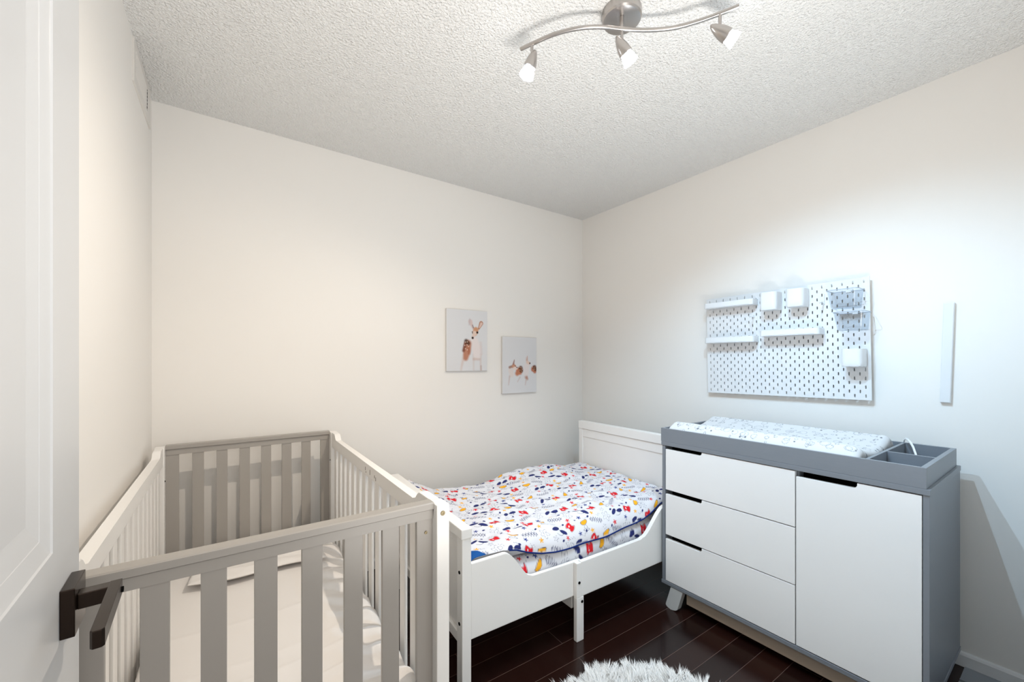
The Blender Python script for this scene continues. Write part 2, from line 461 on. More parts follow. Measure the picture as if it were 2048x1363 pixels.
# side frames
def side(xa, xb):
    ylo, yhi = CYN + 0.052, CYF - 0.045
    hi, lo, bt = 0.846, 0.818, 0.772
    top = []
    n1 = ylo + 0.075; n2 = yhi - 0.055
    top += [(ylo, hi)]
    for k in range(9):
        t = k / 8; top.append((n1 + 0.0 + t * 0.045, hi - (hi - lo) * (t * t * (3 - 2 * t)) - 0.004 * sin(pi * t)))
    for k in range(9):
        t = k / 8; top.append((n2 - 0.045 + t * 0.045, lo + (hi - lo) * (t * t * (3 - 2 * t))))
    top += [(yhi, hi)]
    poly = top + [(yhi, bt), (ylo, bt)]
    bm = prism(NB(), poly, 'x', xa, xb, 0.0025); cobj('side_top_rail', bm, M['white_wood'])
    bm = box(NB(), xa, xb, ylo, yhi, 0.17, 0.235, 0.002); cobj('side_bottom_rail', bm, M['white_wood'])
    xm = (xa + xb) / 2
    y = ylo + 0.035
    while y < yhi - 0.05:
        bm = box(NB(), xm - 0.005, xm + 0.005, y, y + 0.044, 0.23, bt + 0.002, 0.0035)
        cobj('side_slat', bm, M['white_wood']); y += 0.0862
side(CX1 - 0.030, CX1 - 0.004)
side(CX0 + 0.004, CX0 + 0.030)
# grey end panels
xs = [-2.5825 + 0.0853 * k for k in range(8)]
for yf, sgn in ((YR, 1), (YRF, 1)):
    bm = NB(); x0, x1 = CX0 + PW, CX1 - PW
    prof = [(yf, 0.834), (yf, 0.8475), (yf + 0.003, 0.850), (yf + 0.032, 0.850), (yf + 0.034, 0.848), (yf + 0.034, 0.836), (yf + 0.028, 0.833), (yf + 0.028, 0.808), (yf + 0.0075, 0.808), (yf + 0.0075, 0.8300), (yf + 0.0035, 0.8315)]
    prism(bm, prof, 'x', x0, x1); cobj('end_top_rail', bm, M['grey_wood'])
    bm = box(NB(), x0, x1, yf + 0.004, yf + 0.028, 0.14, 0.23, 0.002); cobj('end_bottom_rail', bm, M['grey_wood'])
    for k, xc in enumerate(xs):
        a, b_ = xc - 0.0203, xc + 0.0203
        if k == 0: a = x0
        if k == 7: b_ = x1
        bm = box(NB(), a, b_, yf + 0.0105, yf + 0.023, 0.23, 0.809, 0.0015); cobj('end_slat', bm, M['grey_wood'])
bm = box(NB(), CX0 + 0.036, CX1 - 0.036, CYN + 0.056, CYF - 0.05, 0.235, 0.25); cobj('mattress_board', bm, M['white_wood'])
def bolt(parent, p, d, r=0.0062, mat='brass', name='bolt', off=Vector((0, 0, 0))):
    bm = lathe(NB(), [(0, 0.0012), (r * 0.35, 0.0012), (r * 0.45, 0.0022), (r * 0.9, 0.0022), (r, 0.0015), (r, 0)], 18, orient(Vector(p) - off, d))
    return obj(name, bm, M[mat], parent, smooth=True)
bolt(cr, (-1.9485, CYN, 0.825), (0, -1, 0), off=co)
bolt(cr, (-1.9485, CYN, 0.20), (0, -1, 0), off=co)
for p in ((CX0 + PW, CYF - 0.03, 0.705), (CX1 - PW, CYF - 0.03, 0.705)):
    bolt(cr, p, (1 if p[0] < -2.2 else -1, 0, 0), 0.003, 'dark', 'peg_hole', off=co)
bolt(cr, (-1.982, YR + 0.0105, 0.775), (0, -1, 0), 0.004, off=co)
for (y, z, l) in ((-0.808, 0.797, 0.013), (-0.815, 0.785, 0.006), (-0.868, 0.795, 0.018), (-0.925, 0.792, 0.010), (-0.938, 0.786, 0.013)):
    bm = box(NB(), CX1 - 0.0306, CX1 - 0.0299, y - 0.002, y + 0.002, z - l / 2, z + l / 2, 0.0002); cobj('scuff_mark', bm, M['scuff'])

# crib mattress with white fitted sheet
mx0, mx1, my0, my1 = CX0 + 0.042, CX1 - 0.040, CYN + 0.064, CYF - 0.056
nx, ny = 130, 240
U, Vv = np.meshgrid(np.linspace(0, 1, nx), np.linspace(0, 1, ny))
def wrapgrid(U, Vv, x0, x1, y0, y1, rx):
    """maps unit square onto a box top whose border folds down; returns x,y, drop factor 0..1"""
    W = x1 - x0; Ln = y1 - y0; sx = rx
    a = (U - 0.5) * (W + 2 * sx); b = (Vv - 0.5) * (Ln + 2 * sx)
    ex = np.maximum(np.abs(a) - W / 2 + 0.02, 0); ey = np.maximum(np.abs(b) - Ln / 2 + 0.02, 0)
    return a, b, ex, ey
def padded(name, x0, x1, y0, y1, ztop, zbot, mat, parent, zfun=None, colors=None, nx=120, ny=200, rad=0.03, off=Vector((0, 0, 0))):
    W, Ln = x1 - x0, y1 - y0; side_h = ztop - zbot
    ta = np.linspace(-(W / 2 + side_h), W / 2 + side_h, nx); tb = np.linspace(-(Ln / 2 + side_h), Ln / 2 + side_h, ny)
    A, B = np.meshgrid(ta, tb)
    X = np.clip(A, -W / 2, W / 2); Y = np.clip(B, -Ln / 2, Ln / 2)
    D = np.maximum(np.maximum(np.abs(A) - W / 2, 0), np.maximum(np.abs(B) - Ln / 2, 0))
    Z = ztop - D
    # round the top edge
    ex = np.minimum(W / 2 - np.abs(X), rad); ey = np.minimum(Ln / 2 - np.abs(Y), rad)
    e = np.minimum(ex, ey)
    Z = Z - (rad - np.sqrt(np.maximum(rad ** 2 - (rad - e) ** 2, 0))) * 0.8
    Xw = X + (x0 + x1) / 2; Yw = Y + (y0 + y1) / 2
    if zfun is not None: Z = Z + zfun(Xw, Yw) * np.clip(1 - D / 0.03, 0, 1)
    P = np.stack([Xw - off.x, Yw - off.y, Z - off.z], -1)
    cols = colors(Xw + np.sign(A) * (np.abs(A) > W / 2) * D, Yw + np.sign(B) * (np.abs(B) > Ln / 2) * D) if colors else None
    o = grid_mesh(name, P, mat, parent, cols)
    return o
def crib_z(x, y):
    z = 0.004 * np.sin(x * 5 + 1) * np.sin(y * 4)
    z += 0.003 * (vnoise(x * 6 + 3 * y, y * 22, 3) - 0.5)
    near = np.exp(-((x + 2.00) / 0.09) ** 2)
    z += near * (0.020 * (vnoise(x * 22 + y * 8, y * 15, 5) - 0.5) + 0.008 * np.sin(y * 55 + x * 20 + 3 * vnoise(x * 8, y * 8, 9)))
    for yy, aa in ((-1.20, 0.006), (-1.10, 0.004), (-1.02, 0.003), (-0.80, 0.003)):
        c = yy + 0.05 * (x + 2.3) + 0.02 * np.sin(x * 9)
        z += aa * np.exp(-((y - c) / 0.012) ** 2)
    return z
cm = thing('crib_mattress', (-2.285, -0.81, 0.25), label='crib mattress under a wrinkled white fitted sheet inside the crib', cat='mattress')
bm = box(NB(), mx0 + 0.004, mx1 - 0.004, my0 + 0.004, my1 - 0.004, 0.2505, 0.335, 0.02)
obj('mattress_core', bm, M['sheet'], cm, off=(2.285, 0.81, -0.25))
fs = padded('fitted_sheet', mx0, mx1, my0, my1, 0.356, 0.252, M['sheet'], cm, crib_z, None, 150, 260, 0.03, Vector((-2.285, -0.81, 0.25)))

# folded white pillow lying at the far end
pl = thing('flat_pillow', (-2.28, -0.36, 0.36), label='flat white folded pillow lying at the far end of the crib mattress', cat='pillow')
n1, n2 = 90, 70
a, b2_ = np.meshgrid(np.linspace(-1, 1, n1), np.linspace(-1, 1, n2))
w_, h_ = 0.225, 0.165
def pill(sign, A, B):
    r = np.clip((1 - np.abs(A) ** 6) * (1 - np.abs(B) ** 6), 0, 1) ** 0.45
    wr = 0.004 * (vnoise(A * 6 + 9, B * 9, 2) - 0.5) + 0.003 * np.sin(B * 14 + A * 3)
    x = A * w_ * (1 - 0.03 * np.cos(B * 3)); y = B * h_ + 0.012 * np.sin(A * 4) - 0.02 * A
    z = 0.0205 + sign * (0.0125 * r) + (wr * r if sign > 0 else 0)
    return np.stack([x, y, z + 0.002], -1)
grid_mesh('pillow_cover', np.concatenate([pill(1, a, b2_), pill(-1, a, b2_)[::-1]], 0), M['sheet'], pl)

# ------------------------------------------------------------------ printed cotton pattern (own colours of the cloth)
def hsh(i, j, k):
    n = (i.astype(np.int64) * 73856093 + j.astype(np.int64) * 19349663 + k * 83492791) & 0x7fffffff
    n = ((n ^ (n >> 13)) * 1274126177) & 0x7fffffff
    return ((n ^ (n >> 16)) & 0xffff) / 65535.0
def lin(r, g, b): return np.array(srgb(r, g, b)[:3])
def soft(d, w=0.0009): return np.clip(0.5 - d / w, 0, 1)
def cloth_print(X, Y):
    X = X / 1.38; Y = Y / 1.38
    base = np.empty(X.shape + (3,)); base[:] = lin(222, 221, 225)
    def put(mask, col):
        nonlocal base
        base = base * (1 - mask[..., None]) + col * mask[..., None]
    NV, RD, YL, BK, GY = lin(44, 50, 104), lin(214, 34, 44), lin(240, 172, 40), lin(30, 34, 66), lin(120, 124, 140)
    def cells(p, ox, oy, seed, jit):
        gx = (X + ox) / p; gy = (Y + oy) / p
        j = np.floor(gy); gx = gx + 0.5 * (j % 2)
        i = np.floor(gx)
        lx = (gx - i - 0.5) * p - (hsh(i, j, seed) - 0.5) * jit; ly = (gy - j - 0.5) * p - (hsh(i, j, seed + 1) - 0.5) * jit
        a = (hsh(i, j, seed + 2) - 0.5) * 1.3
        return i, j, lx * np.cos(a) + ly * np.sin(a), -lx * np.sin(a) + ly * np.cos(a)
    def ell(x, y, cx, cy, rx, ry, rot=0):
        c, s_ = cos(rot), sin(rot); dx, dy = x - cx, y - cy
        u_, v_ = dx * c + dy * s_, -dx * s_ + dy * c
        r = np.sqrt((u_ / rx) ** 2 + (v_ / ry) ** 2)
        return (r - 1) * min(rx, ry)
    # big motifs
    i, j, x, y = cells(0.054, 0.0, 0.0, 11, 0.006)
    t = ((i + 2 * j) % 5).astype(int)
    m0 = t == 0; m1 = t == 1; m2 = t == 2; m3 = t == 3; m4 = t == 4
    put(m0 * soft(ell(x, y, -0.013, 0.006, 0.0145, 0.0068, 0.25)), NV)
    put(m0 * soft(ell(x, y, 0.014, -0.006, 0.0150, 0.0066, -0.35)), NV)
    put(m0 * soft(np.maximum(np.abs(y - 0.9 * x * x * 40 + 0.016) - 0.0006, np.abs(x) - 0.014)), BK)
    put(m0 * soft(np.maximum(np.abs(x * 0.8 + y * 0.6) - 0.0007, np.abs(y * 0.8 - x * 0.6) - 0.016)), BK)
    d1 = (np.abs(x / 0.0145) ** 3 + np.abs((y + 0.004 * np.sin(x * 260)) / 0.0105) ** 3) ** (1 / 3) - 1
    put(m1 * soft(d1 * 0.0105), RD)
    put(m1 * soft(ell(x, y, -0.004, 0.001, 0.0022, 0.0036)), lin(240, 232, 234))
    put(m1 * soft(np.abs(d1 * 0.0105 - 0.0012) - 0.0005), lin(120, 30, 50))
    put(m2 * soft(ell(x, y - 14 * x * x, 0, 0.004, 0.0150, 0.0068, 0.35)), YL)
    put(m2 * soft(np.abs(ell(x, y - 14 * x * x, 0, 0.004, 0.0157, 0.0075, 0.35)) - 0.0005), BK)
    put(m2 * soft(np.maximum(np.abs(np.abs(x) - 0.004 - 0.002 * np.sin(y * 400)) - 0.0005, np.maximum(y + 0.003, -0.018 - y))), BK)
    put(m2 * soft(np.abs(ell(x, y, 0.0, -0.020, 0.011, 0.004)) - 0.0005), GY)
    # doodle strokes
    z1 = np.abs(np.abs(((x / 0.0085) % 1) - 0.5) * 0.026 - 0.0065 - (y - 0.003)) * 0.33 - 0.0006
    z2 = np.abs(np.abs(((x / 0.0085 + 0.5) % 1) - 0.5) * 0.026 - 0.0065 - (y + 0.002)) * 0.33 - 0.0006
    lim = np.maximum(np.abs(x) - 0.024, np.abs(y) - 0.010)
    put(m3 * soft(np.maximum(np.minimum(z1, z2), lim)), lin(66, 70, 104))
    th_ = np.arctan2(y, x); r_ = np.hypot(x, y)
    put(m4 * soft(np.abs(r_ - 0.0135 - 0.0042 * np.cos(5 * th_ + 1)) - 0.0006), lin(84, 88, 110))
    put(m4 * soft(np.maximum(np.abs(np.abs(x - 0.001) - 0.004) - 0.0005, np.abs(y) - 0.006)), lin(84, 88, 110))
    # small stars between them
    i, j, x, y = cells(0.054, 0.027, 0.026, 41, 0.008)
    th_ = np.arctan2(y, x); r_ = np.hypot(x, y)
    k = ((i + 3 * j) % 4).astype(int)
    R = 0.0072 + 0.002 * hsh(i, j, 77)
    sd = (r_ - R * (0.66 + 0.34 * np.cos(5 * th_))) * 0.7
    put((k == 0) * soft(sd), RD); put((k == 1) * soft(sd), lin(40, 58, 130)); put((k == 2) * soft(sd), YL)
    put((k == 3) * soft(np.abs(sd) - 0.0005), GY)
    # loose curls
    i, j, x, y = cells(0.054, 0.010, 0.038, 91, 0.01)
    put(soft(np.maximum(np.abs(y - 0.003 * np.sin(x * 500)) - 0.0006, np.abs(x) - 0.009)) * (hsh(i, j, 5) > 0.45), lin(110, 114, 136))
    put(soft(ell(x, y, 0.013, 0.004, 0.0052, 0.0034, 0.6)) * (hsh(i, j, 6) > 0.5), NV)
    return base

# ------------------------------------------------------------------ toddler bed
BA = radians(-1.6)
BO = Vector((-1.152, -1.136, 0))
bed = thing('toddler_bed', BO, BA, label='white wooden toddler bed with scooped side rails and panelled headboard', cat='bed')
WW = M['white_wood']
VB = 0.868          # far outer side
U0, U1 = -0.557, 0.800
def bobj(name, bm, mat=WW): return obj(name, bm, mat, bed)
# footboard
bm = box(NB(), U0 + 0.008, -0.512, 0.020, 0.064, 0, 0.562, 0.003); bobj('footboard_post', bm)
bm = box(NB(), U0 + 0.008, -0.512, VB - 0.044, VB, 0, 0.562, 0.003); bobj('footboard_post', bm)
bm = box(NB(), U0 + 0.004, -0.509, 0.017, VB + 0.003, 0.562, 0.600, 0.004); bobj('footboard_cap', bm)
bm = box(NB(), U0 + 0.024, -0.524, 0.064, VB - 0.044, 0.52, 0.562, 0.002); bobj('footboard_top_rail', bm)
bm = box(NB(), U0 + 0.030, -0.530, 0.064, VB - 0.044, 0.21, 0.52); bobj('footboard_panel', bm)
bm = box(NB(), U0 + 0.014, -0.520, 0.064, VB - 0.044, 0.165, 0.205, 0.003); bobj('footboard_bottom_rail', bm)
# headboard
bm = box(NB(), U1 + 0.002, U1 + 0.040, 0.020, 0.056, 0, 0.728, 0.003); bobj('headboard_post', bm)
bm = box(NB(), U1 + 0.002, U1 + 0.040, VB - 0.036, VB, 0, 0.728, 0.003); bobj('headboard_post', bm)
bm = box(NB(), U1 - 0.001, U1 + 0.043, 0.018, VB + 0.002, 0.728, 0.781, 0.003); bobj('headboard_cap', bm)
bm = box(NB(), U1 + 0.005, U1 + 0.030, 0.056, VB - 0.036, 0.673, 0.7265, 0.002); bobj('headboard_top_rail', bm)
bm = box(NB(), U1 + 0.009, U1 + 0.026, 0.056, VB - 0.036, 0.20, 0.6725, 0.001); bobj('headboard_panel', bm)
# side rails
def sc(u0, z0, u1, z1, n=10):
    return [(u0 + (u1 - u0) * k / n, z0 + (z1 - z0) * (lambda t: t * t * (3 - 2 * t))(k / n)) for k in range(n + 1)]
def rail_half_left(v0, v1, ue):
    poly = [(-0.512, 0.189), (-0.512, 0.467)] + sc(-0.368, 0.467, -0.225, 0.336, 14) + [(ue, 0.336), (ue, 0.189)]
    return prism(NB(), poly, 'y', v0, v1, 0.004)
def rail_half_right(v0, v1, ua):
    poly = [(ua, 0.189), (ua, 0.340)] + sc(0.405, 0.340, 0.600, 0.470, 14) + [(U1 - 0.001, 0.470), (U1 - 0.001, 0.189)]
    return prism(NB(), poly, 'y', v0, v1, 0.004)
bobj('side_rail', rail_half_left(0.022, 0.040, 0.03)); bobj('side_rail', rail_half_right(0.001, 0.021, 0.012))
bobj('side_rail', rail_half_left(VB - 0.018, VB, 0.03)); bobj('side_rail', rail_half_right(VB - 0.036, VB - 0.018, 0.012))
bm = box(NB(), -0.014, 0.0265, 0.0, 0.021, 0, 0.189, 0.003); box(bm, -0.014, 0.012, 0.0, 0.0215, 0.188, 0.338, 0.003); bobj('middle_leg', bm)
bm = box(NB(), -0.014, 0.0265, VB - 0.057, VB - 0.036, 0, 0.30, 0.003); bobj('middle_leg', bm)
bm = box(NB(), -0.010, 0.012, 0.0405, VB - 0.06, 0.125, 0.185, 0.002); bobj('cross_bar', bm)
for k in range(12):
    u = -0.47 + k * 0.108
    bm = box(NB(), u, u + 0.07, 0.042, VB - 0.038, 0.200, 0.215, 0.002); bobj('bed_slat', bm)
for u_, v_, z_, d_ in ((U0 + 0.008, 0.042, 0.437, (-1, 0, 0)), (U0 + 0.008, 0.042, 0.25, (-1, 0, 0)), (0.000, 0, 0.253, (0, -1, 0)), (0.016, 0, 0.168, (0, -1, 0))):
    bolt(bed, (u_, v_, z_), d_, 0.0062, 'dark', 'bolt_hole')

# mattress with the printed sheet
bmat = thing('bed_mattress', BO, BA, label='mattress in a printed cotton sheet showing under the duvet in the bed', cat='mattress')
def bz(x, y): return 0.006 * (vnoise(x * 14 + 4, y * 14, 8) - 0.5)
fs = padded('printed_sheet', -0.506, 0.796, 0.046, 0.826, 0.396, 0.218, M['print'], bmat, bz, cloth_print, 620, 240, 0.05)

# duvet
dv = thing('duvet', BO, BA, label='puffy printed duvet with red, navy and yellow motifs spread over the bed', cat='duvet')
nu, nv = 560, 380
uu = np.linspace(-0.507, 0.794, nu); tt = np.linspace(0, 1, nv)
V0, V1 = 0.045, 0.846
vv = V0 + (V1 - V0) * (0.35 * tt + 0.65 * tt ** 1.8)
UU, VV = np.meshgrid(uu, vv)
def edge_z(u):
    z = np.interp(u, [-0.51, -0.36, -0.30, -0.234, -0.17, -0.10, 0.0, 0.2, 0.3, 0.40, 0.47, 0.55, 0.62, 0.80], [0.469, 0.469, 0.455, 0.425, 0.405, 0.395, 0.388, 0.388, 0.394, 0.402, 0.413, 0.435, 0.462, 0.474])
    return z
def top_z(u, v):
    z = 0.484 + 0 * u
    z = z + 0.040 * np.exp(-((u - 0.33) / 0.26) ** 4) * smoothstep(0.35, 0.75, v)
    z = z + 0.012 * smoothstep(0.45, 0.75, u)
    z = z + 0.085 * np.exp(-((u + 0.50) / 0.13) ** 2) * smoothstep(0.45, 0.70, v)
    z = z + 0.018 * (vnoise(u * 5 + 2, v * 6, 21) - 0.5)
    ridge = np.abs(vnoise(u * 9 + 2 * v, v * 15 + 3 * u, 31) - 0.5)
    z = z + 0.024 * (0.25 - ridge) + 0.007 * (vnoise(u * 30, v * 34, 33) - 0.5)
    z = z - 0.006 * np.exp(-((v - 0.20 - 0.03 * np.sin(u * 5)) / 0.018) ** 2) - 0.006 * np.exp(-((v - 0.52 - 0.04 * np.sin(u * 4 + 1)) / 0.02) ** 2)
    return z
e0 = edge_z(UU)
T = top_z(UU, VV)
s_ = VV - V0
f = np.sqrt(1 - (1 - np.clip(s_ / (0.075 + 0.02 * np.sin(UU * 7)), 0, 1)) ** 2)
Z = e0 + (T - e0) * f
bk = np.clip((V1 - VV) / 0.05, 0, 1); Z = Z - 0.05 * (1 - np.sqrt(1 - (1 - bk) ** 2))
lf = np.clip((UU + 0.507) / 0.04, 0, 1); Z = Z - 0.02 * (1 - np.sqrt(1 - (1 - lf) ** 2))
rt = np.clip((0.794 - UU) / 0.04, 0, 1); Z = Z - 0.03 * (1 - np.sqrt(1 - (1 - rt) ** 2))
hh = (T - e0) * (f < 0.999)
arc = np.cumsum(np.concatenate([np.zeros((1, nu)), np.hypot(np.diff(VV, axis=0), np.diff(Z, axis=0))], 0), 0)
wob = 0.004 * np.sin(UU * 23) * (1 - f)
topP = np.stack([UU, VV + wob, Z], -1)
BZ = np.minimum(Z - 0.001, np.maximum(0.404 + 0 * Z, 0)) 
fr_ = np.clip(s_ / 0.05, 0, 1)
BZ = e0 * (1 - fr_) + np.minimum(0.405, Z - 0.02) * fr_; BZ = np.minimum(BZ, Z)
botP = np.stack([UU, VV + wob, BZ], -1)
sub = slice(None, None, 6)
colT = cloth_print(UU + 0.013, arc + 0.55)
bl_ = np.clip(((-0.455 - UU) * 0.9 + 0.022 - (arc - 0.0)) / 0.002, 0, 1)[..., None]
colT = colT * (1 - bl_) + lin(30, 84, 150) * bl_
grid_mesh('duvet_cover', topP, M['print'], dv, colT)
bi = np.r_[0:nv:6, nv - 1]
colB = np.empty(botP[bi].shape); colB[:] = lin(222, 222, 226)
bo = grid_mesh('duvet_underside', botP[bi], M['print'], dv, colB, flip=True)
pts = [(uu[k], V0 + 0.004 * sin(uu[k] * 23) - 0.001, float(e0[0, k])) for k in range(0, nu, 5) if -0.335 < uu[k] < 0.70]
bm = tube(NB(), pts, 0.0032, 8); obj('piping', bm, M['navy'], dv, smooth='all')

# ------------------------------------------------------------------ cabinet (drawer dresser with a cupboard door)
DX, DXB = -0.600, -0.082
DY0, DY1 = -1.158, -2.113          # left end (towards the bed) and right end
dr = thing('dresser', (-0.34, -1.635, 0), label='grey dresser with three white drawers and a white cupboard door', cat='dresser')
do = Vector((-0.34, -1.635, 0))
def dobj(name, bm, mat, parent=None): return obj(name, bm, mat, parent or dr, off=tuple(-do))
CG, CW = M['cab_grey'], M['cab_white']
bm = box(NB(), DX - 0.003, DXB, DY1, DY0, 0.786, 0.805, 0.0015); dobj('top_panel', bm, CG)
bm = box(NB(), DX - 0.001, DXB, DY1, DY0, 0.094, 0.111, 0.0015); dobj('bottom_panel', bm, CG)
bm = box(NB(), DX, DXB, DY0 - 0.020, DY0 - 0.004, 0.111, 0.786, 0.001); dobj('side_panel', bm, CG)
bm = box(NB(), DX, DXB, DY1 + 0.002, DY1 + 0.0175, 0.111, 0.786, 0.001); dobj('side_panel', bm, CG)
bm = box(NB(), DX + 0.02, DXB, -1.753, -1.741, 0.111, 0.786); dobj('divider_panel', bm, CG)
bm = box(NB(), DXB - 0.006, DXB, DY1 + 0.0175, DY0 - 0.02, 0.111, 0.786); dobj('back_panel', bm, M['dark'])
bm = box(NB(), DX + 0.06, DX + 0.064, DY1 + 0.02, DY0 - 0.022, 0.112, 0.785); dobj('slot_shade_sheet', bm, M['dark'])  # black sheet standing in for the shade behind the drawer and door slots
def front(name, ya, yb, z0, z1, slot_y, slot_h):
    """ya > yb ; slot along the upper edge from ya to slot_y"""
    r = 0.010
    poly = [(ya, z0), (ya, z1 - slot_h)]
    poly += [(slot_y + r, z1 - slot_h)]
    for k in range(1, 7):
        a = pi / 2 * k / 6
        poly.append((slot_y + r - r * sin(a), z1 - slot_h + r - r * cos(a)))
    poly += [(slot_y, z1), (yb, z1), (yb, z0)]
    bm = prism(NB(), poly, 'x', DX - 0.0005, DX + 0.017, 0.0012)
    return dobj(name, bm, CW)
yl = DY0 - 0.0235
front('drawer', yl, -1.7445, 0.5675, 0.783, -1.369, 0.0150)
front('drawer', yl, -1.7445, 0.3445, 0.5635, -1.369, 0.0185)
front('drawer', yl, -1.7445, 0.1150, 0.3405, -1.369, 0.0185)
front('cupboard_door', -1.7485, DY1 + 0.0195, 0.1150, 0.782, -1.933, 0.0190)
# legs: splayed blocks with rounded feet
def leg(x, y, sx, sy):
    b2 = NB(); prof = []
    w2, d2 = 0.032, 0.016
    for k in range(9):
        a = pi * k / 8
        prof.append((w2 * cos(a) * 1.0, 0.014 - 0.014 * sin(a)))
    poly = [(w2, 0.0945)] + prof + [(-w2, 0.0945)]
    prism(b2, poly, 'x', -d2, d2, 0.002)
    for v_ in b2.verts:
        t = 1 - v_.co.z / 0.0945
        v_.co.x += x + sx * 0.030 * t; v_.co.y += y + sy * 0.014 * t
    dobj('leg', b2, M['leg_grey'])
leg(DX + 0.018, -1.241, -1, 1); leg(DX + 0.018, -2.03, -1, -1); leg(DXB - 0.03, -1.241, 1, 1); leg(DXB - 0.03, -2.03, 1, -1)
bm = box(NB(), DX + 0.022, DX + 0.042, -1.99, -1.28, 0.033, 0.0938, 0.002); tag(dobj('base_rail', bm, M['rail_tan']), 'beige base rail under the cabinet')
bm = box(NB(), DXB - 0.05, DXB - 0.03, -1.99, -1.28, 0.033, 0.0938, 0.002); tag(dobj('base_rail', bm, M['rail_tan']), 'beige base rail under the cabinet')

# tray on top
ty = thing('changing_tray', (-0.35, -1.63, 0.8052), label='grey open tray with two small compartments on top of the dresser', cat='tray')
to = Vector((-0.35, -1.63, 0.8052))
TX0, TX1, TY0, TY1 = -0.602, -0.100, -1.156, -2.104
TZ = 0.8715
def tobj(name, bm, mat=CG): return obj(name, bm, mat, ty, off=tuple(-to))
bm = box(NB(), TX0, TX0 + 0.012, TY1, TY0, 0.8054, TZ, 0.001); tobj('front_board', bm)
bm = box(NB(), TX1 - 0.012, TX1, TY1, TY0, 0.8054, TZ, 0.001); tobj('back_board', bm)
bm = box(NB(), TX0 + 0.012, TX1 - 0.012, TY0 - 0.012, TY0, 0.8054, TZ, 0.001); tobj('end_board', bm)
bm = box(NB(), TX0 + 0.0125, TX1 - 0.0125, TY1, TY1 + 0.014, 0.8054, TZ + 0.0002, 0.001); tobj('end_board', bm)
bm = box(NB(), TX0 + 0.012, TX1 - 0.012, -1.962, -1.952, 0.8054, TZ - 0.001, 0.001); tobj('divider', bm)
bm = box(NB(), -0.372, -0.362, TY1 + 0.014, -1.962, 0.8054, TZ - 0.002, 0.001); tobj('divider', bm)
bm = box(NB(), TX0 + 0.012, TX1 - 0.012, TY1 + 0.014, TY0 - 0.012, 0.8054, 0.8094); tobj('tray_bottom', bm)

# contoured changing pad
pd = thing('changing_pad', (-0.355, -1.56, 0.81), label='contoured white changing pad with grey dots and rings in the tray', cat='changing pad')
PXa, PXb, PYa, PYb = -0.583, -0.118, -1.936, -1.176
def pad_z(x, y):
    c = (x - (PXa + PXb) / 2) / ((PXb - PXa) / 2)
    ac = np.abs(c); z = 0.037 * np.where(ac < 0.74, (ac / 0.74) ** 1.9, 1 - 0.85 * ((ac - 0.74) / 0.26) ** 1.6)
    z = z + 0.003 * (vnoise(x * 25, y * 25, 4) - 0.5)
    edge = np.minimum(y - PYa, PYb - y)
    z = z + 0.010 * np.exp(-(edge / 0.03) ** 2) * 0
    z = z - 0.012 * np.exp(-((y - PYa) / 0.05) ** 2) * smoothstep(0.4, 1, -c)
    return z
def pad_print(X, Y):
    base = np.empty(X.shape + (3,)); base[:] = lin(214, 213, 213)
    def put(mask, col):
        nonlocal base
        base = base * (1 - mask[..., None]) + np.array(col) * mask[..., None]
    for p, ox, oy, seed, lo, hi, mode in ((0.052, 0, 0, 3, .007, .013, 'ring'), (0.037, 0.02, 0.013, 8, .0018, .0042, 'dot'), (0.061, 0.03, 0.031, 15, .010, .018, 'ring'), (0.045, 0.011, 0.027, 23, .003, .006, 'ring')):
        gx = (X + ox) / p; gy = (Y + oy) / p; i = np.floor(gx); j = np.floor(gy)
        R = lo + (hi - lo) * hsh(i, j, seed)
        jx = (hsh(i, j, seed + 1) - 0.5) * (p - 2.1 * hi); jy = (hsh(i, j, seed + 2) - 0.5) * (p - 2.1 * hi)
        r = np.hypot((gx - i - 0.5) * p - jx, (gy - j - 0.5) * p - jy)
        on = hsh(i, j, seed + 5)
        if mode == 'ring':
            put(soft(np.abs(r - R) - 0.0005, 0.0013) * (on > 0.2) * 0.95, lin(96, 100, 110))
            put(soft(np.abs(r - R * 0.72) - 0.0003, 0.0013) * (on > 0.5) * 0.7, lin(140, 142, 150))
        else:
            put(soft(r - R, 0.0013) * (on > 0.45), np.array(lin(92, 96, 106)))
    return base
padded('pad_cover', PXa, PXb, PYa + 0.006, PYb, 0.864, 0.811, M['pad'], pd, pad_z, pad_print, 260, 400, 0.028, Vector((-0.355, -1.56, 0.81)))
bm = box(NB(), PXa + 0.02, PXb - 0.02, PYa + 0.02, PYb - 0.02, 0.8100, 0.835, 0.01); obj('pad_core', bm, M['plastic'], pd, off=(0.355, 1.56, -0.81))

# white cord standing in the back compartment
pts = []
for k in range(15):
    t = k / 14
    y = -1.957 - 0.105 * t; x = -0.17 - 0.155 * t ** 1.2
    z = 0.872 + 0.030 * sin(pi * min(t * 1.15, 1)) - (0.05 * max(t - 0.8, 0) * 5 if t > 0.8 else 0)
    pts.append((x, y - 0.004, z))
pts = [(-0.088, -1.953, 0.80), (-0.089, -1.954, 0.860), (-0.098, -1.957, 0.880), (-0.130, -1.967, 0.891), (-0.175, -1.981, 0.895), (-0.220, -1.997, 0.892), (-0.265, -2.013, 0.882), (-0.310, -2.028, 0.864), (-0.340, -2.038, 0.843), (-0.352, -2.042, 0.813)]
cb = thing('cord_loop', (-0.25, -2.0, 0.8095), label='white plastic cord loop rising from the back compartment of the tray', cat='cord')
bm = tube(NB(), pts, 0.0042, 12, flat=0.6); obj('cord', bm, M['plastic'], cb, smooth='all', off=(0.25, 2.0, -0.8095))

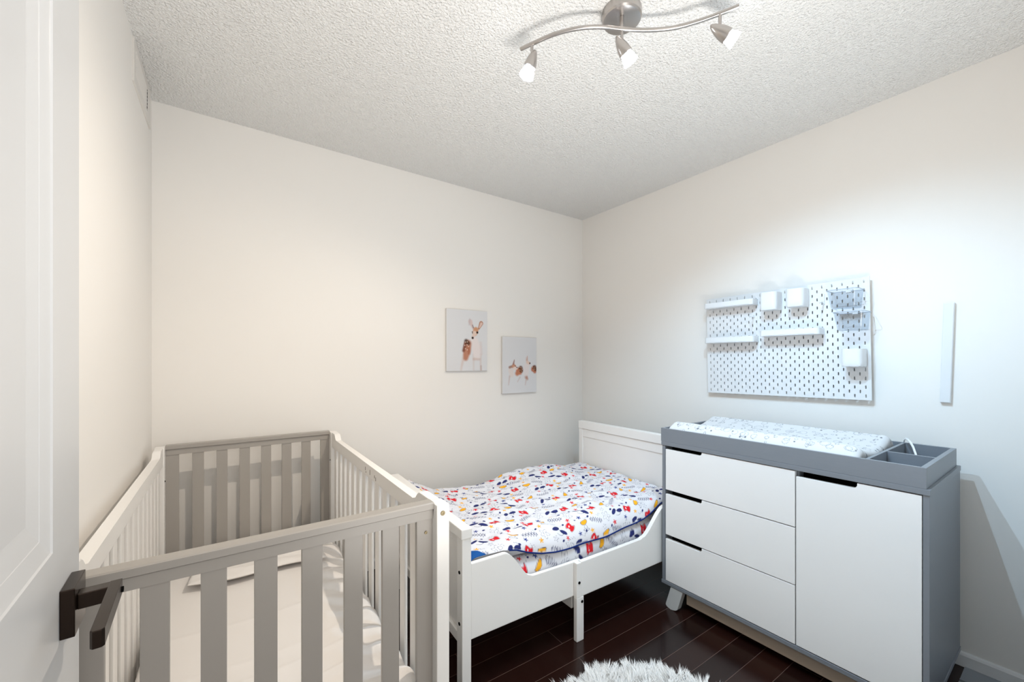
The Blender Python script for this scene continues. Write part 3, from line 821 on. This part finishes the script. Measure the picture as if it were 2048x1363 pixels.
# ------------------------------------------------------------------ pegboard on the right wall
PT = radians(1.2)
BX = -0.030             # front face of the board
pb = thing('pegboard', (-0.0275, -1.4555, 1.3035), label='white perforated pegboard mounted on the right wall above the dresser', cat='pegboard')
pb.rotation_euler = (-PT * 0.7, 0, 0)
W2, H2 = 0.378, 0.2785
bm = NB()
# local: y from -W2..W2 (towards +y = left in view), z -H2..H2, front x=-0.0025, back +0.0025
ncol = 37; pitch = 2 * W2 / (ncol + 1)
def slotpts(cy, cz, n=4):
    r, hl = 0.0026, 0.0050
    P = []
    for k in range(n + 1): a = pi * k / n; P.append((cy + r * cos(a), cz + hl + r * sin(a)))
    for k in range(n + 1): a = pi + pi * k / n; P.append((cy + r * cos(a), cz - hl + r * sin(a)))
    return P
cache = {}
def gv(x, y, z):
    k = (round(x, 5), round(y, 5), round(z, 5))
    if k not in cache: cache[k] = bm.verts.new((x, y, z))
    return cache[k]
xf_, xb_ = -0.0025, 0.0025
zr = 0.020
nrow = 27
z_first = -H2 + (2 * H2 - (nrow - 1) * zr) / 2
for c in range(ncol):
    yc = -W2 + pitch * (c + 1)
    ya, yb = yc - pitch / 2, yc + pitch / 2
    if c == 0: ya = -W2
    if c == ncol - 1: yb = W2
    rows = [r for r in range(nrow) if (r + c) % 2 == 0]
    zc = [z_first + r * zr for r in rows]
    bounds = [-H2] + [(zc[k] + zc[k + 1]) / 2 for k in range(len(zc) - 1)] + [H2]
    for k, z in enumerate(zc):
        z0, z1 = bounds[k], bounds[k + 1]
        sl = slotpts(yc, z); n = len(sl)   # ccw from right: right-top ... left-top, left-bottom ... right-bottom
        h = n // 2
        for xx, fl in ((xf_, 0), (xb_, 1)):
            sv = [gv(xx, a, b_) for a, b_ in sl]
            tr_, tl, bl, brr = gv(xx, yb, z1), gv(xx, ya, z1), gv(xx, ya, z0), gv(xx, yb, z0)
            polys = [[tr_, tl] + list(reversed(sv[:h])), [tl, bl, sv[h], sv[h - 1]], [bl, brr] + list(reversed(sv[h:])), [brr, tr_, sv[0], sv[-1]]]
            for p in polys:
                bm.faces.new(p if not fl else list(reversed(p)))
        A = [gv(xf_, a, b_) for a, b_ in sl]; B = [gv(xb_, a, b_) for a, b_ in sl]
        for q in range(n): bm.faces.new([A[q], A[(q + 1) % n], B[(q + 1) % n], B[q]])
bmesh.ops.triangulate(bm, faces=[f for f in bm.faces if len(f.verts) > 4])
for (ya, za, yb, zb) in ((-W2, -H2, -W2, H2), (W2, -H2, W2, H2), (-W2, -H2, W2, -H2), (-W2, H2, W2, H2)):
    bm.faces.new([bm.verts.new((x, y, z)) for x, y, z in ((xf_, ya, za), (xf_, yb, zb), (xb_, yb, zb), (xb_, ya, za))])
board = obj('perforated_panel', bm, M['board'], pb)
for yy in (-W2 + 0.03, W2 - 0.03):
    for zz in (-H2 + 0.03, H2 - 0.03):
        bm = lathe(NB(), [(0, 0), (0.009, 0), (0.009, 0.0223), (0, 0.0223)], 16, orient((0.0026, yy, zz), (1, 0, 0))); obj('wall_spacer', bm, M['plastic'], pb)

FX = BX - 0.0003
def tray_shelf(name, y_left, y_right, z0, z1, depth, label, group):
    t = thing(name, (FX, (y_left + y_right) / 2, z0), label=label, cat='shelf', group=group)
    w2 = (y_left - y_right) / 2; h = z1 - z0
    # rounded U section seen from above, low walls
    def ring(inset):
        r = 0.018 - inset; P = []
        P.append((0, -w2 + inset)); cx = -depth + 0.018
        for k in range(7): a = pi / 2 * k / 6; P.append((cx - r * sin(a), -w2 + 0.018 - r * cos(a)))
        for k in range(7): a = pi / 2 * k / 6; P.append((cx - r * cos(a), w2 - 0.018 + r * sin(a)))
        P.append((0, w2 - inset)); return P
    o, i = ring(0), ring(0.003)
    bm = prism(NB(), o, 'z', 0, 0.003, 0.0008); obj('shelf_bottom', bm, M['plastic'], t, smooth=True)
    bm = NB(); n = len(o)
    vs = [[bm.verts.new((p[0], p[1], z)) for p in L_] for L_, z in ((o, 0.002), (o, h), (i, h), (i, 0.002))]
    for q in range(4):
        A, B = vs[q], vs[(q + 1) % 4]
        for k in range(n - 1): bm.faces.new([A[k], A[k + 1], B[k + 1], B[k]])
    bm.faces.new([vs[q][0] for q in range(4)]); bm.faces.new([vs[q][-1] for q in range(4)])
    obj('shelf_rim', bm, M['plastic'], t, smooth=True)
    bm = box(NB(), -0.003, 0, -w2 + 0.003, w2 - 0.003, 0.0, h + 0.004, 0.001); obj('back_plate', bm, M['plastic'], t)
    return t
tray_shelf('pegboard_shelf', -1.090, -1.362, 1.512, 1.5425, 0.067, 'short white shelf tray at the top left of the pegboard', 'white shelf trays on the pegboard')
tray_shelf('pegboard_shelf', -1.094, -1.366, 1.311, 1.3425, 0.067, 'short white shelf tray at mid height on the left of the pegboard', 'white shelf trays on the pegboard')
tray_shelf('pegboard_shelf', -1.398, -1.661, 1.336, 1.3655, 0.072, 'white shelf tray in the middle of the pegboard, right of the lower left one', 'white shelf trays on the pegboard')

def cup(name, y_left, y_right, z0, z1, depth, label, group, mat, cat, taper=0.0, th=0.0022, rim=False, rr=0.020):
    t = thing(name, (FX, (y_left + y_right) / 2, z0), label=label, cat=cat, group=group)
    w2 = (y_left - y_right) / 2; h = z1 - z0
    def ring(s, inset, dp):
        P = []; w = w2 * s - inset; r = max(rr - inset, 0.004); x0 = -inset; x1 = -dp + inset
        for cx, cy, a0 in ((x0 - r * 0.4, -w + r * 0.4, 0), ) : pass
        rb = 0.006
        for cx, cy, a0, rq in ((x0 - rb, -w + rb, 0.0, rb), (x1 + r, -w + r, -pi / 2, r), (x1 + r, w - r, -pi, r), (x0 - rb, w - rb, -3 * pi / 2, rb)):
            for k in range(6):
                a = a0 - pi / 2 * k / 5
                P.append((cx + rq * cos(a), cy + rq * sin(a)))
        return P
    levels = [0, 0.004, 0.5 * h, h]
    bm = NB(); rings = []
    def add(ri, z): rings.append([bm.verts.new((p[0], p[1], z)) for p in ri])
    def sc_(z): return 1 - taper * (1 - z / h)
    def dp_(z): return depth * (1 - 1.6 * taper * (1 - z / h))
    add(ring(sc_(0) * 0.97, 0.001, dp_(0) * 0.98), 0)
    for z in (0.004, 0.3 * h, 0.6 * h, h - 0.0025, h): add(ring(sc_(z), 0, dp_(z) + (0.004 if rim and z > h - 0.003 else 0)), z)
    for z in (h, h - 0.004, 0.3 * h, th + 0.001): add(ring(sc_(z), th, dp_(z)), z)
    n = len(rings[0])
    for A, B in zip(rings[:-1], rings[1:]):
        for k in range(n): bm.faces.new([A[k], A[(k + 1) % n], B[(k + 1) % n], B[k]])
    bm.faces.new(rings[0]); bm.faces.new(list(reversed(rings[-1])))
    obj('container_body', bm, mat, t, smooth=True)
    if rim:
        R_ = [(p[0], p[1], h) for p in ring(1.0, 0.0, depth + 0.004)]
        bm = tube(NB(), R_, 0.0016, 8, closed=True); obj('container_rim', bm, M['rim'], t, smooth='all')
    bm = box(NB(), -0.004, 0, -0.010, 0.010, h - 0.006, h + 0.004, 0.0012); obj('hanging_clip', bm, M['plastic'], t)
    return t
cup('wall_container', -1.399, -1.479, 1.472, 1.564, 0.076, 'white square container on the pegboard next to the top left shelf', 'white containers on the pegboard', M['plastic'], 'container')
cup('wall_container', -1.521, -1.599, 1.476, 1.564, 0.078, 'white square container at the top middle of the pegboard', 'white containers on the pegboard', M['plastic'], 'container')
cup('wall_container', -1.745, -1.822, 1.182, 1.262, 0.078, 'white container at the lower right edge of the pegboard', 'white containers on the pegboard', M['plastic'], 'container')
cup('clear_container', -1.697, -1.812, 1.447, 1.531, 0.095, 'clear plastic bin near the top right corner of the pegboard', 'clear bins on the pegboard', M['clear'], 'container', 0.14, 0.0018, True, 0.014)
cup('clear_container', -1.722, -1.836, 1.345, 1.428, 0.095, 'clear plastic bin hanging below the top right clear bin', 'clear bins on the pegboard', M['clear'], 'container', 0.14, 0.0018, True, 0.014)

# wire hooks
def wire(y, z, flip, label):
    t = thing('wire_hook', (FX, y, z), label=label, cat='hook', group='wire hooks on the pegboard')
    s = -1 if flip else 1
    bm = tube(NB(), [(0.004, 0, 0), (-0.006, 0, 0), (-0.040, 0, 0.001), (-0.052, 0.001, -0.002), (-0.055, 0.001, 0.004)], 0.0013, 8)
    obj('hook_arm', bm, M['plastic'], t, smooth='all')
    bm = tube(NB(), [(-0.0022, 0.002 * s, 0.045 if flip else 0.0), (-0.0024, 0.001 * s, 0.012 if flip else -0.012), (-0.004, -0.002 * s, 0), (-0.014, -0.006 * s, -0.030), (-0.030, -0.012 * s, -0.055)] if flip else
              [(-0.0022, 0, 0.012), (-0.006, 0.001, 0), (-0.014, 0.003, -0.020), (-0.028, 0.006, -0.052)], 0.0012, 8)
    obj('hook_wire', bm, M['plastic'], t, smooth='all')
    bm = lathe(NB(), [(0, 0), (0.004, 0), (0.004, 0.003), (0, 0.003)], 14, orient((0, 0, 0), (-1, 0, 0))); obj('hook_base', bm, M['plastic'], t)
wire(-1.342, 1.447, False, 'thin white wire hook between the two left shelf trays')
wire(-1.660, 1.485, True, 'thin white wire hook left of the clear bins')
bm = box(NB(), BX - 0.0006, BX - 0.0001, -1.108, -1.096, 1.047, 1.051)
# white strip on the wall
ws = thing('wall_strip', (0, -2.062, 1.09), label='slim white vertical strip stuck on the wall right of the pegboard', cat='strip')
ws.rotation_euler = (radians(1.6), 0, 0)
bm = NB(); box(bm, -0.0145, -0.0005, -0.016, 0.0145, -0.052, 0.352, 0.0015); obj('strip_body', bm, M['plastic'], ws)
bm = NB(); box(bm, -0.0165, -0.0148, -0.0145, 0.013, -0.050, 0.350, 0.0006); obj('strip_cover', bm, M['plastic'], ws)
bm = lathe(NB(), [(0, 0), (0.0035, 0), (0.002, 0.001), (0, 0.001)], 10, orient((0, -2.007, 1.71), (-1, 0, 0)))
bm.free()

# ------------------------------------------------------------------ fawn pictures
def canvas(x0, x1, z0, z1, painter, label, tilt=0.0):
    W, Hh, D = x1 - x0, z1 - z0, 0.018
    t = thing('canvas_picture', ((x0 + x1) / 2, 0, (z0 + z1) / 2), label=label, cat='picture', group='fawn pictures on the back wall')
    bm = box(NB(), -W / 2, W / 2, -D, -0.0005, -Hh / 2, Hh / 2, 0.002); obj('stretched_canvas', bm, M['canvas_edge'], t)
    nx, nz = 210, 280
    gx, gz = np.meshgrid(np.linspace(0, 1, nx), np.linspace(0, 1, nz))
    col = np.empty(gx.shape + (3,)); col[:] = lin(222, 222, 224)
    col = painter(gx, gz, col)
    P = np.stack([(gx - 0.5) * (W - 0.003), np.full(gx.shape, -D - 0.0004), (gz - 0.5) * (Hh - 0.003)], -1)
    grid_mesh('painting', P, M['canvas'], t, col)
def blob(col, gx, gz, pts, rgb, alpha=1.0, sf=0.012):
    """pts: list of (x,y,r) joined as a thick tapered stroke; x,y in canvas units (0..1, 0..1 of 0.3x0.4)"""
    X, Y = gx * 0.3, gz * 0.4
    d = np.full(X.shape, 9.0)
    P = [(a * 0.3, b * 0.4, r * 0.3) for a, b, r in pts]
    if len(P) == 1: P = P * 2
    for (ax, ay, ar), (bx, by, br) in zip(P[:-1], P[1:]):
        dx, dy = bx - ax, by - ay; L2 = dx * dx + dy * dy + 1e-9
        t = np.clip(((X - ax) * dx + (Y - ay) * dy) / L2, 0, 1)
        d = np.minimum(d, np.hypot(X - ax - t * dx, Y - ay - t * dy) - (ar + (br - ar) * t))
    m = np.clip(0.5 - d / (sf * 0.3), 0, 1) * alpha
    return col * (1 - m[..., None]) + np.array(lin(*rgb)) * m[..., None]
def fawn(col, gx, gz, ox, oy, s, f=1, body='full'):
    def q(L_): return [(ox + f * x * s * 1.12, oy + y * s * 0.66, r * s) for x, y, r in L_]
    P = lambda L_, c, a=1.0, sf=0.02: blob(col, gx, gz, q(L_), c, a, sf)
    W_ = (236, 228, 224); TAN = (198, 138, 100); RB = (150, 82, 52); DK = (70, 44, 34)
    # pale legs and chest
    col = P([(0.06, -0.30, .030), (0.07, -0.85, .014), (0.10, -1.20, .008)], (206, 188, 180), .55, .05)
    col = P([(0.30, -0.30, .030), (0.30, -0.75, .016), (0.32, -1.15, .016)], (206, 180, 168), .55, .05)
    col = P([(0.315, -0.72, .012), (0.325, -1.10, .018)], (150, 96, 74), .6, .05)
    col = P([(-0.24, -0.30, .055), (-0.32, -0.72, .030), (-0.38, -1.15, .008)], (206, 176, 160), .5, .05)
    col = P([(0.10, 0.20, .13), (0.16, -0.05, .16), (0.18, -0.32, .13)], (232, 222, 220), .9, .05)
    col = P([(0.30, 0.15, .03), (0.33, -0.25, .03)], (214, 192, 186), .5, .06)
    col = P([(0.08, -0.46, .03), (0.26, -0.47, .02)], (196, 150, 128), .55, .06)
    # body
    col = P([(-0.12, 0.10, .13), (-0.15, -0.15, .14), (-0.19, -0.42, .09)], (188, 122, 90), .9, .05)
    col = P([(-0.20, 0.10, .06), (-0.26, -0.15, .05)], (120, 66, 48), .85, .04)
    col = P([(-0.18, 0.20, .07), (-0.10, 0.12, .06)], DK, .85, .04)
    col = P([(-0.10, -0.05, .05), (-0.08, -0.25, .04)], (168, 100, 70), .7, .05)
    for a_, b_ in ((-.20, .16), (-.14, .17), (-.22, .04), (-.15, .06), (-.10, .0), (-.2, -.08), (-.14, -.12)):
        col = P([(a_, b_, .017)], (236, 216, 200), .8, .015)
    # head
    col = P([(-0.04, 0.92, .075), (0.05, 0.66, .02)], (214, 190, 186), .85, .03)
    col = P([(-0.06, 1.00, .03), (-0.08, 0.80, .02)], (190, 180, 184), .6, .03)
    col = P([(0.32, 0.88, .075), (0.24, 0.68, .035)], (176, 120, 88), .95, .02)
    col = P([(0.325, 0.87, .045), (0.26, 0.72, .018)], (226, 200, 190), .9, .02)
    col = P([(0.14, 0.62, .10), (0.11, 0.50, .085)], (206, 150, 112), .95, .03)
    col = P([(0.10, 0.50, .075), (0.04, 0.34, .045)], (228, 206, 194), .95, .03)
    col = P([(0.06, 0.70, .018), (0.03, 0.80, .012)], DK, .8, .02)
    col = P([(0.19, 0.53, .038)], (34, 22, 20), 1, .02)
    col = P([(0.025, 0.55, .018), (0.03, 0.50, .014)], (60, 36, 30), .9, .02)
    col = P([(0.035, 0.325, .040)], (36, 24, 24), 1, .02)
    return col
def paint_one(gx, gz, col): return fawn(col, gx, gz, 0.60, 0.40, 0.68)
def paint_two(gx, gz, col):
    def P(L_, c, a=1.0, sf=0.02): return blob(col, gx, gz, L_, c, a, sf)
    # left fawn, lying against the second one
    col = P([(0.24, 0.40, .075), (0.26, 0.33, .06)], (228, 214, 208), .8, .05)
    for a_ in ([(0.20, 0.30, .018), (0.17, 0.15, .007)], [(0.50, 0.28, .012), (0.43, 0.20, .006)], [(0.68, 0.28, .05), (0.72, 0.24, .03)], [(0.70, 0.30, .02), (0.66, 0.14, .008)]):
        col = P(a_, (190, 150, 136), .5, .04)
    col = P([(0.70, 0.27, .035), (0.72, 0.25, .02)], (186, 130, 108), .7, .04)
    col = P([(0.46, 0.38, .10), (0.42, 0.35, .06)], (196, 122, 88), .95, .05)
    col = P([(0.52, 0.44, .06), (0.54, 0.40, .055)], (110, 66, 46), .95, .04)
    for p in ((.49, .46), (.53, .45), (.56, .42), (.50, .41), (.54, .39)): col = P([(p[0], p[1], .009)], (238, 214, 180), .85, .01)
    col = P([(0.20, 0.46, .03), (0.29, 0.48, .03)], (150, 96, 72), .8, .03)
    col = P([(0.32, 0.48, .055), (0.36, 0.46, .04)], (206, 150, 122), .95, .03)
    col = P([(0.34, 0.44, .04), (0.40, 0.44, .03)], (232, 216, 208), .95, .02)
    col = P([(0.31, 0.52, .025), (0.335, 0.59, .010)], (160, 120, 112), .9, .02)
    col = P([(0.36, 0.485, .012)], (40, 26, 24), 1, .01); col = P([(0.41, 0.455, .014)], (40, 26, 24), 1, .01)
    # right fawn
    col = P([(0.70, 0.47, .08), (0.68, 0.36, .08)], (230, 220, 218), .85, .05)
    col = P([(0.92, 0.42, .085), (0.95, 0.38, .05)], (184, 112, 80), .95, .04)
    col = P([(0.94, 0.45, .06), (0.975, 0.41, .035)], (90, 54, 40), .95, .04)
    for p in ((.89, .46), (.92, .44), (.95, .46), (.91, .41), (.95, .42)): col = P([(p[0], p[1], .009)], (236, 206, 176), .85, .01)
    col = P([(0.72, 0.55, .04), (0.78, 0.53, .035)], (230, 204, 190), .95, .03)
    col = P([(0.71, 0.59, .022), (0.72, 0.66, .008)], (206, 160, 140), .8, .02)
    col = P([(0.685, 0.58, .016), (0.68, 0.64, .008)], (214, 190, 184), .6, .02)
    col = P([(0.795, 0.53, .020)], (44, 34, 44), 1, .02)
    return col
canvas(-1.238, -0.929, 1.141, 1.548, paint_one, 'white canvas with a standing watercolour fawn looking back')
canvas(-0.805, -0.497, 0.976, 1.382, paint_two, 'lower white canvas with two watercolour fawns, nearer the room corner')

# ------------------------------------------------------------------ fluffy rug
RC = Vector((-1.36, -1.72, 0)); RR = 0.425
rg = thing('fluffy_rug', RC, label='round white shaggy fur rug on the dark floor between bed and dresser', cat='rug')
bm = lathe(NB(), [(0, 0.0005), (RR, 0.0005), (RR, 0.008), (RR - 0.01, 0.011), (0, 0.011)], 64); obj('rug_backing', bm, M['rug_base'], rg, smooth=True)
rs = np.random.RandomState(7); NF = 60000
ang = rs.rand(NF) * 2 * pi; rad = RR * np.sqrt(rs.rand(NF))
bx, by = rad * np.cos(ang), rad * np.sin(ang)
cl = vnoise(bx * 38 + 50, by * 38 + 50, 1) * 2 * pi * 1.5
lean = 0.014 + 0.014 * rs.rand(NF)
ox = np.cos(ang) * (rad / RR) ** 3 * 0.026 + np.cos(cl) * lean; oy = np.sin(ang) * (rad / RR) ** 3 * 0.026 + np.sin(cl) * lean
hgt = (0.026 + 0.014 * rs.rand(NF)) * (1 - 0.35 * (rad / RR) ** 4)
wid = 0.0011 + 0.0008 * rs.rand(NF); wa = rs.rand(NF) * pi
wx, wy = np.cos(wa) * wid, np.sin(wa) * wid
V = np.zeros((NF, 5, 3))
V[:, 0] = np.stack([bx - wx, by - wy, np.full(NF, 0.008)], -1); V[:, 1] = np.stack([bx + wx, by + wy, np.full(NF, 0.008)], -1)
V[:, 2] = np.stack([bx + ox * .45 + wx * .8, by + oy * .45 + wy * .8, 0.008 + hgt * .68], -1); V[:, 3] = np.stack([bx + ox * .45 - wx * .8, by + oy * .45 - wy * .8, 0.008 + hgt * .68], -1)
V[:, 4] = np.stack([bx + ox * 1.1, by + oy * 1.1, 0.008 + hgt], -1)
me = bpy.data.meshes.new('fur_pile')
me.vertices.add(NF * 5); me.vertices.foreach_set('co', V.astype(np.float32).ravel())
base_i = (np.arange(NF) * 5)[:, None]
li = np.concatenate([base_i + np.array([[0, 1, 2, 3]]), base_i + np.array([[3, 2, 4]])], 1).astype(np.int32)
me.loops.add(li.size); me.loops.foreach_set('vertex_index', li.ravel())
ls = (np.arange(NF)[:, None] * 7 + np.array([[0, 4]])).ravel(); lt = np.tile([4, 3], NF)
me.polygons.add(NF * 2); me.polygons.foreach_set('loop_start', ls.astype(np.int32)); me.polygons.foreach_set('loop_total', lt.astype(np.int32))
me.update(calc_edges=True); me.validate(); me.materials.append(M['fur'])
fo_ = bpy.data.objects.new('fur_pile', me); COL.objects.link(fo_); fo_.parent = rg; fo_['kind'] = 'stuff'
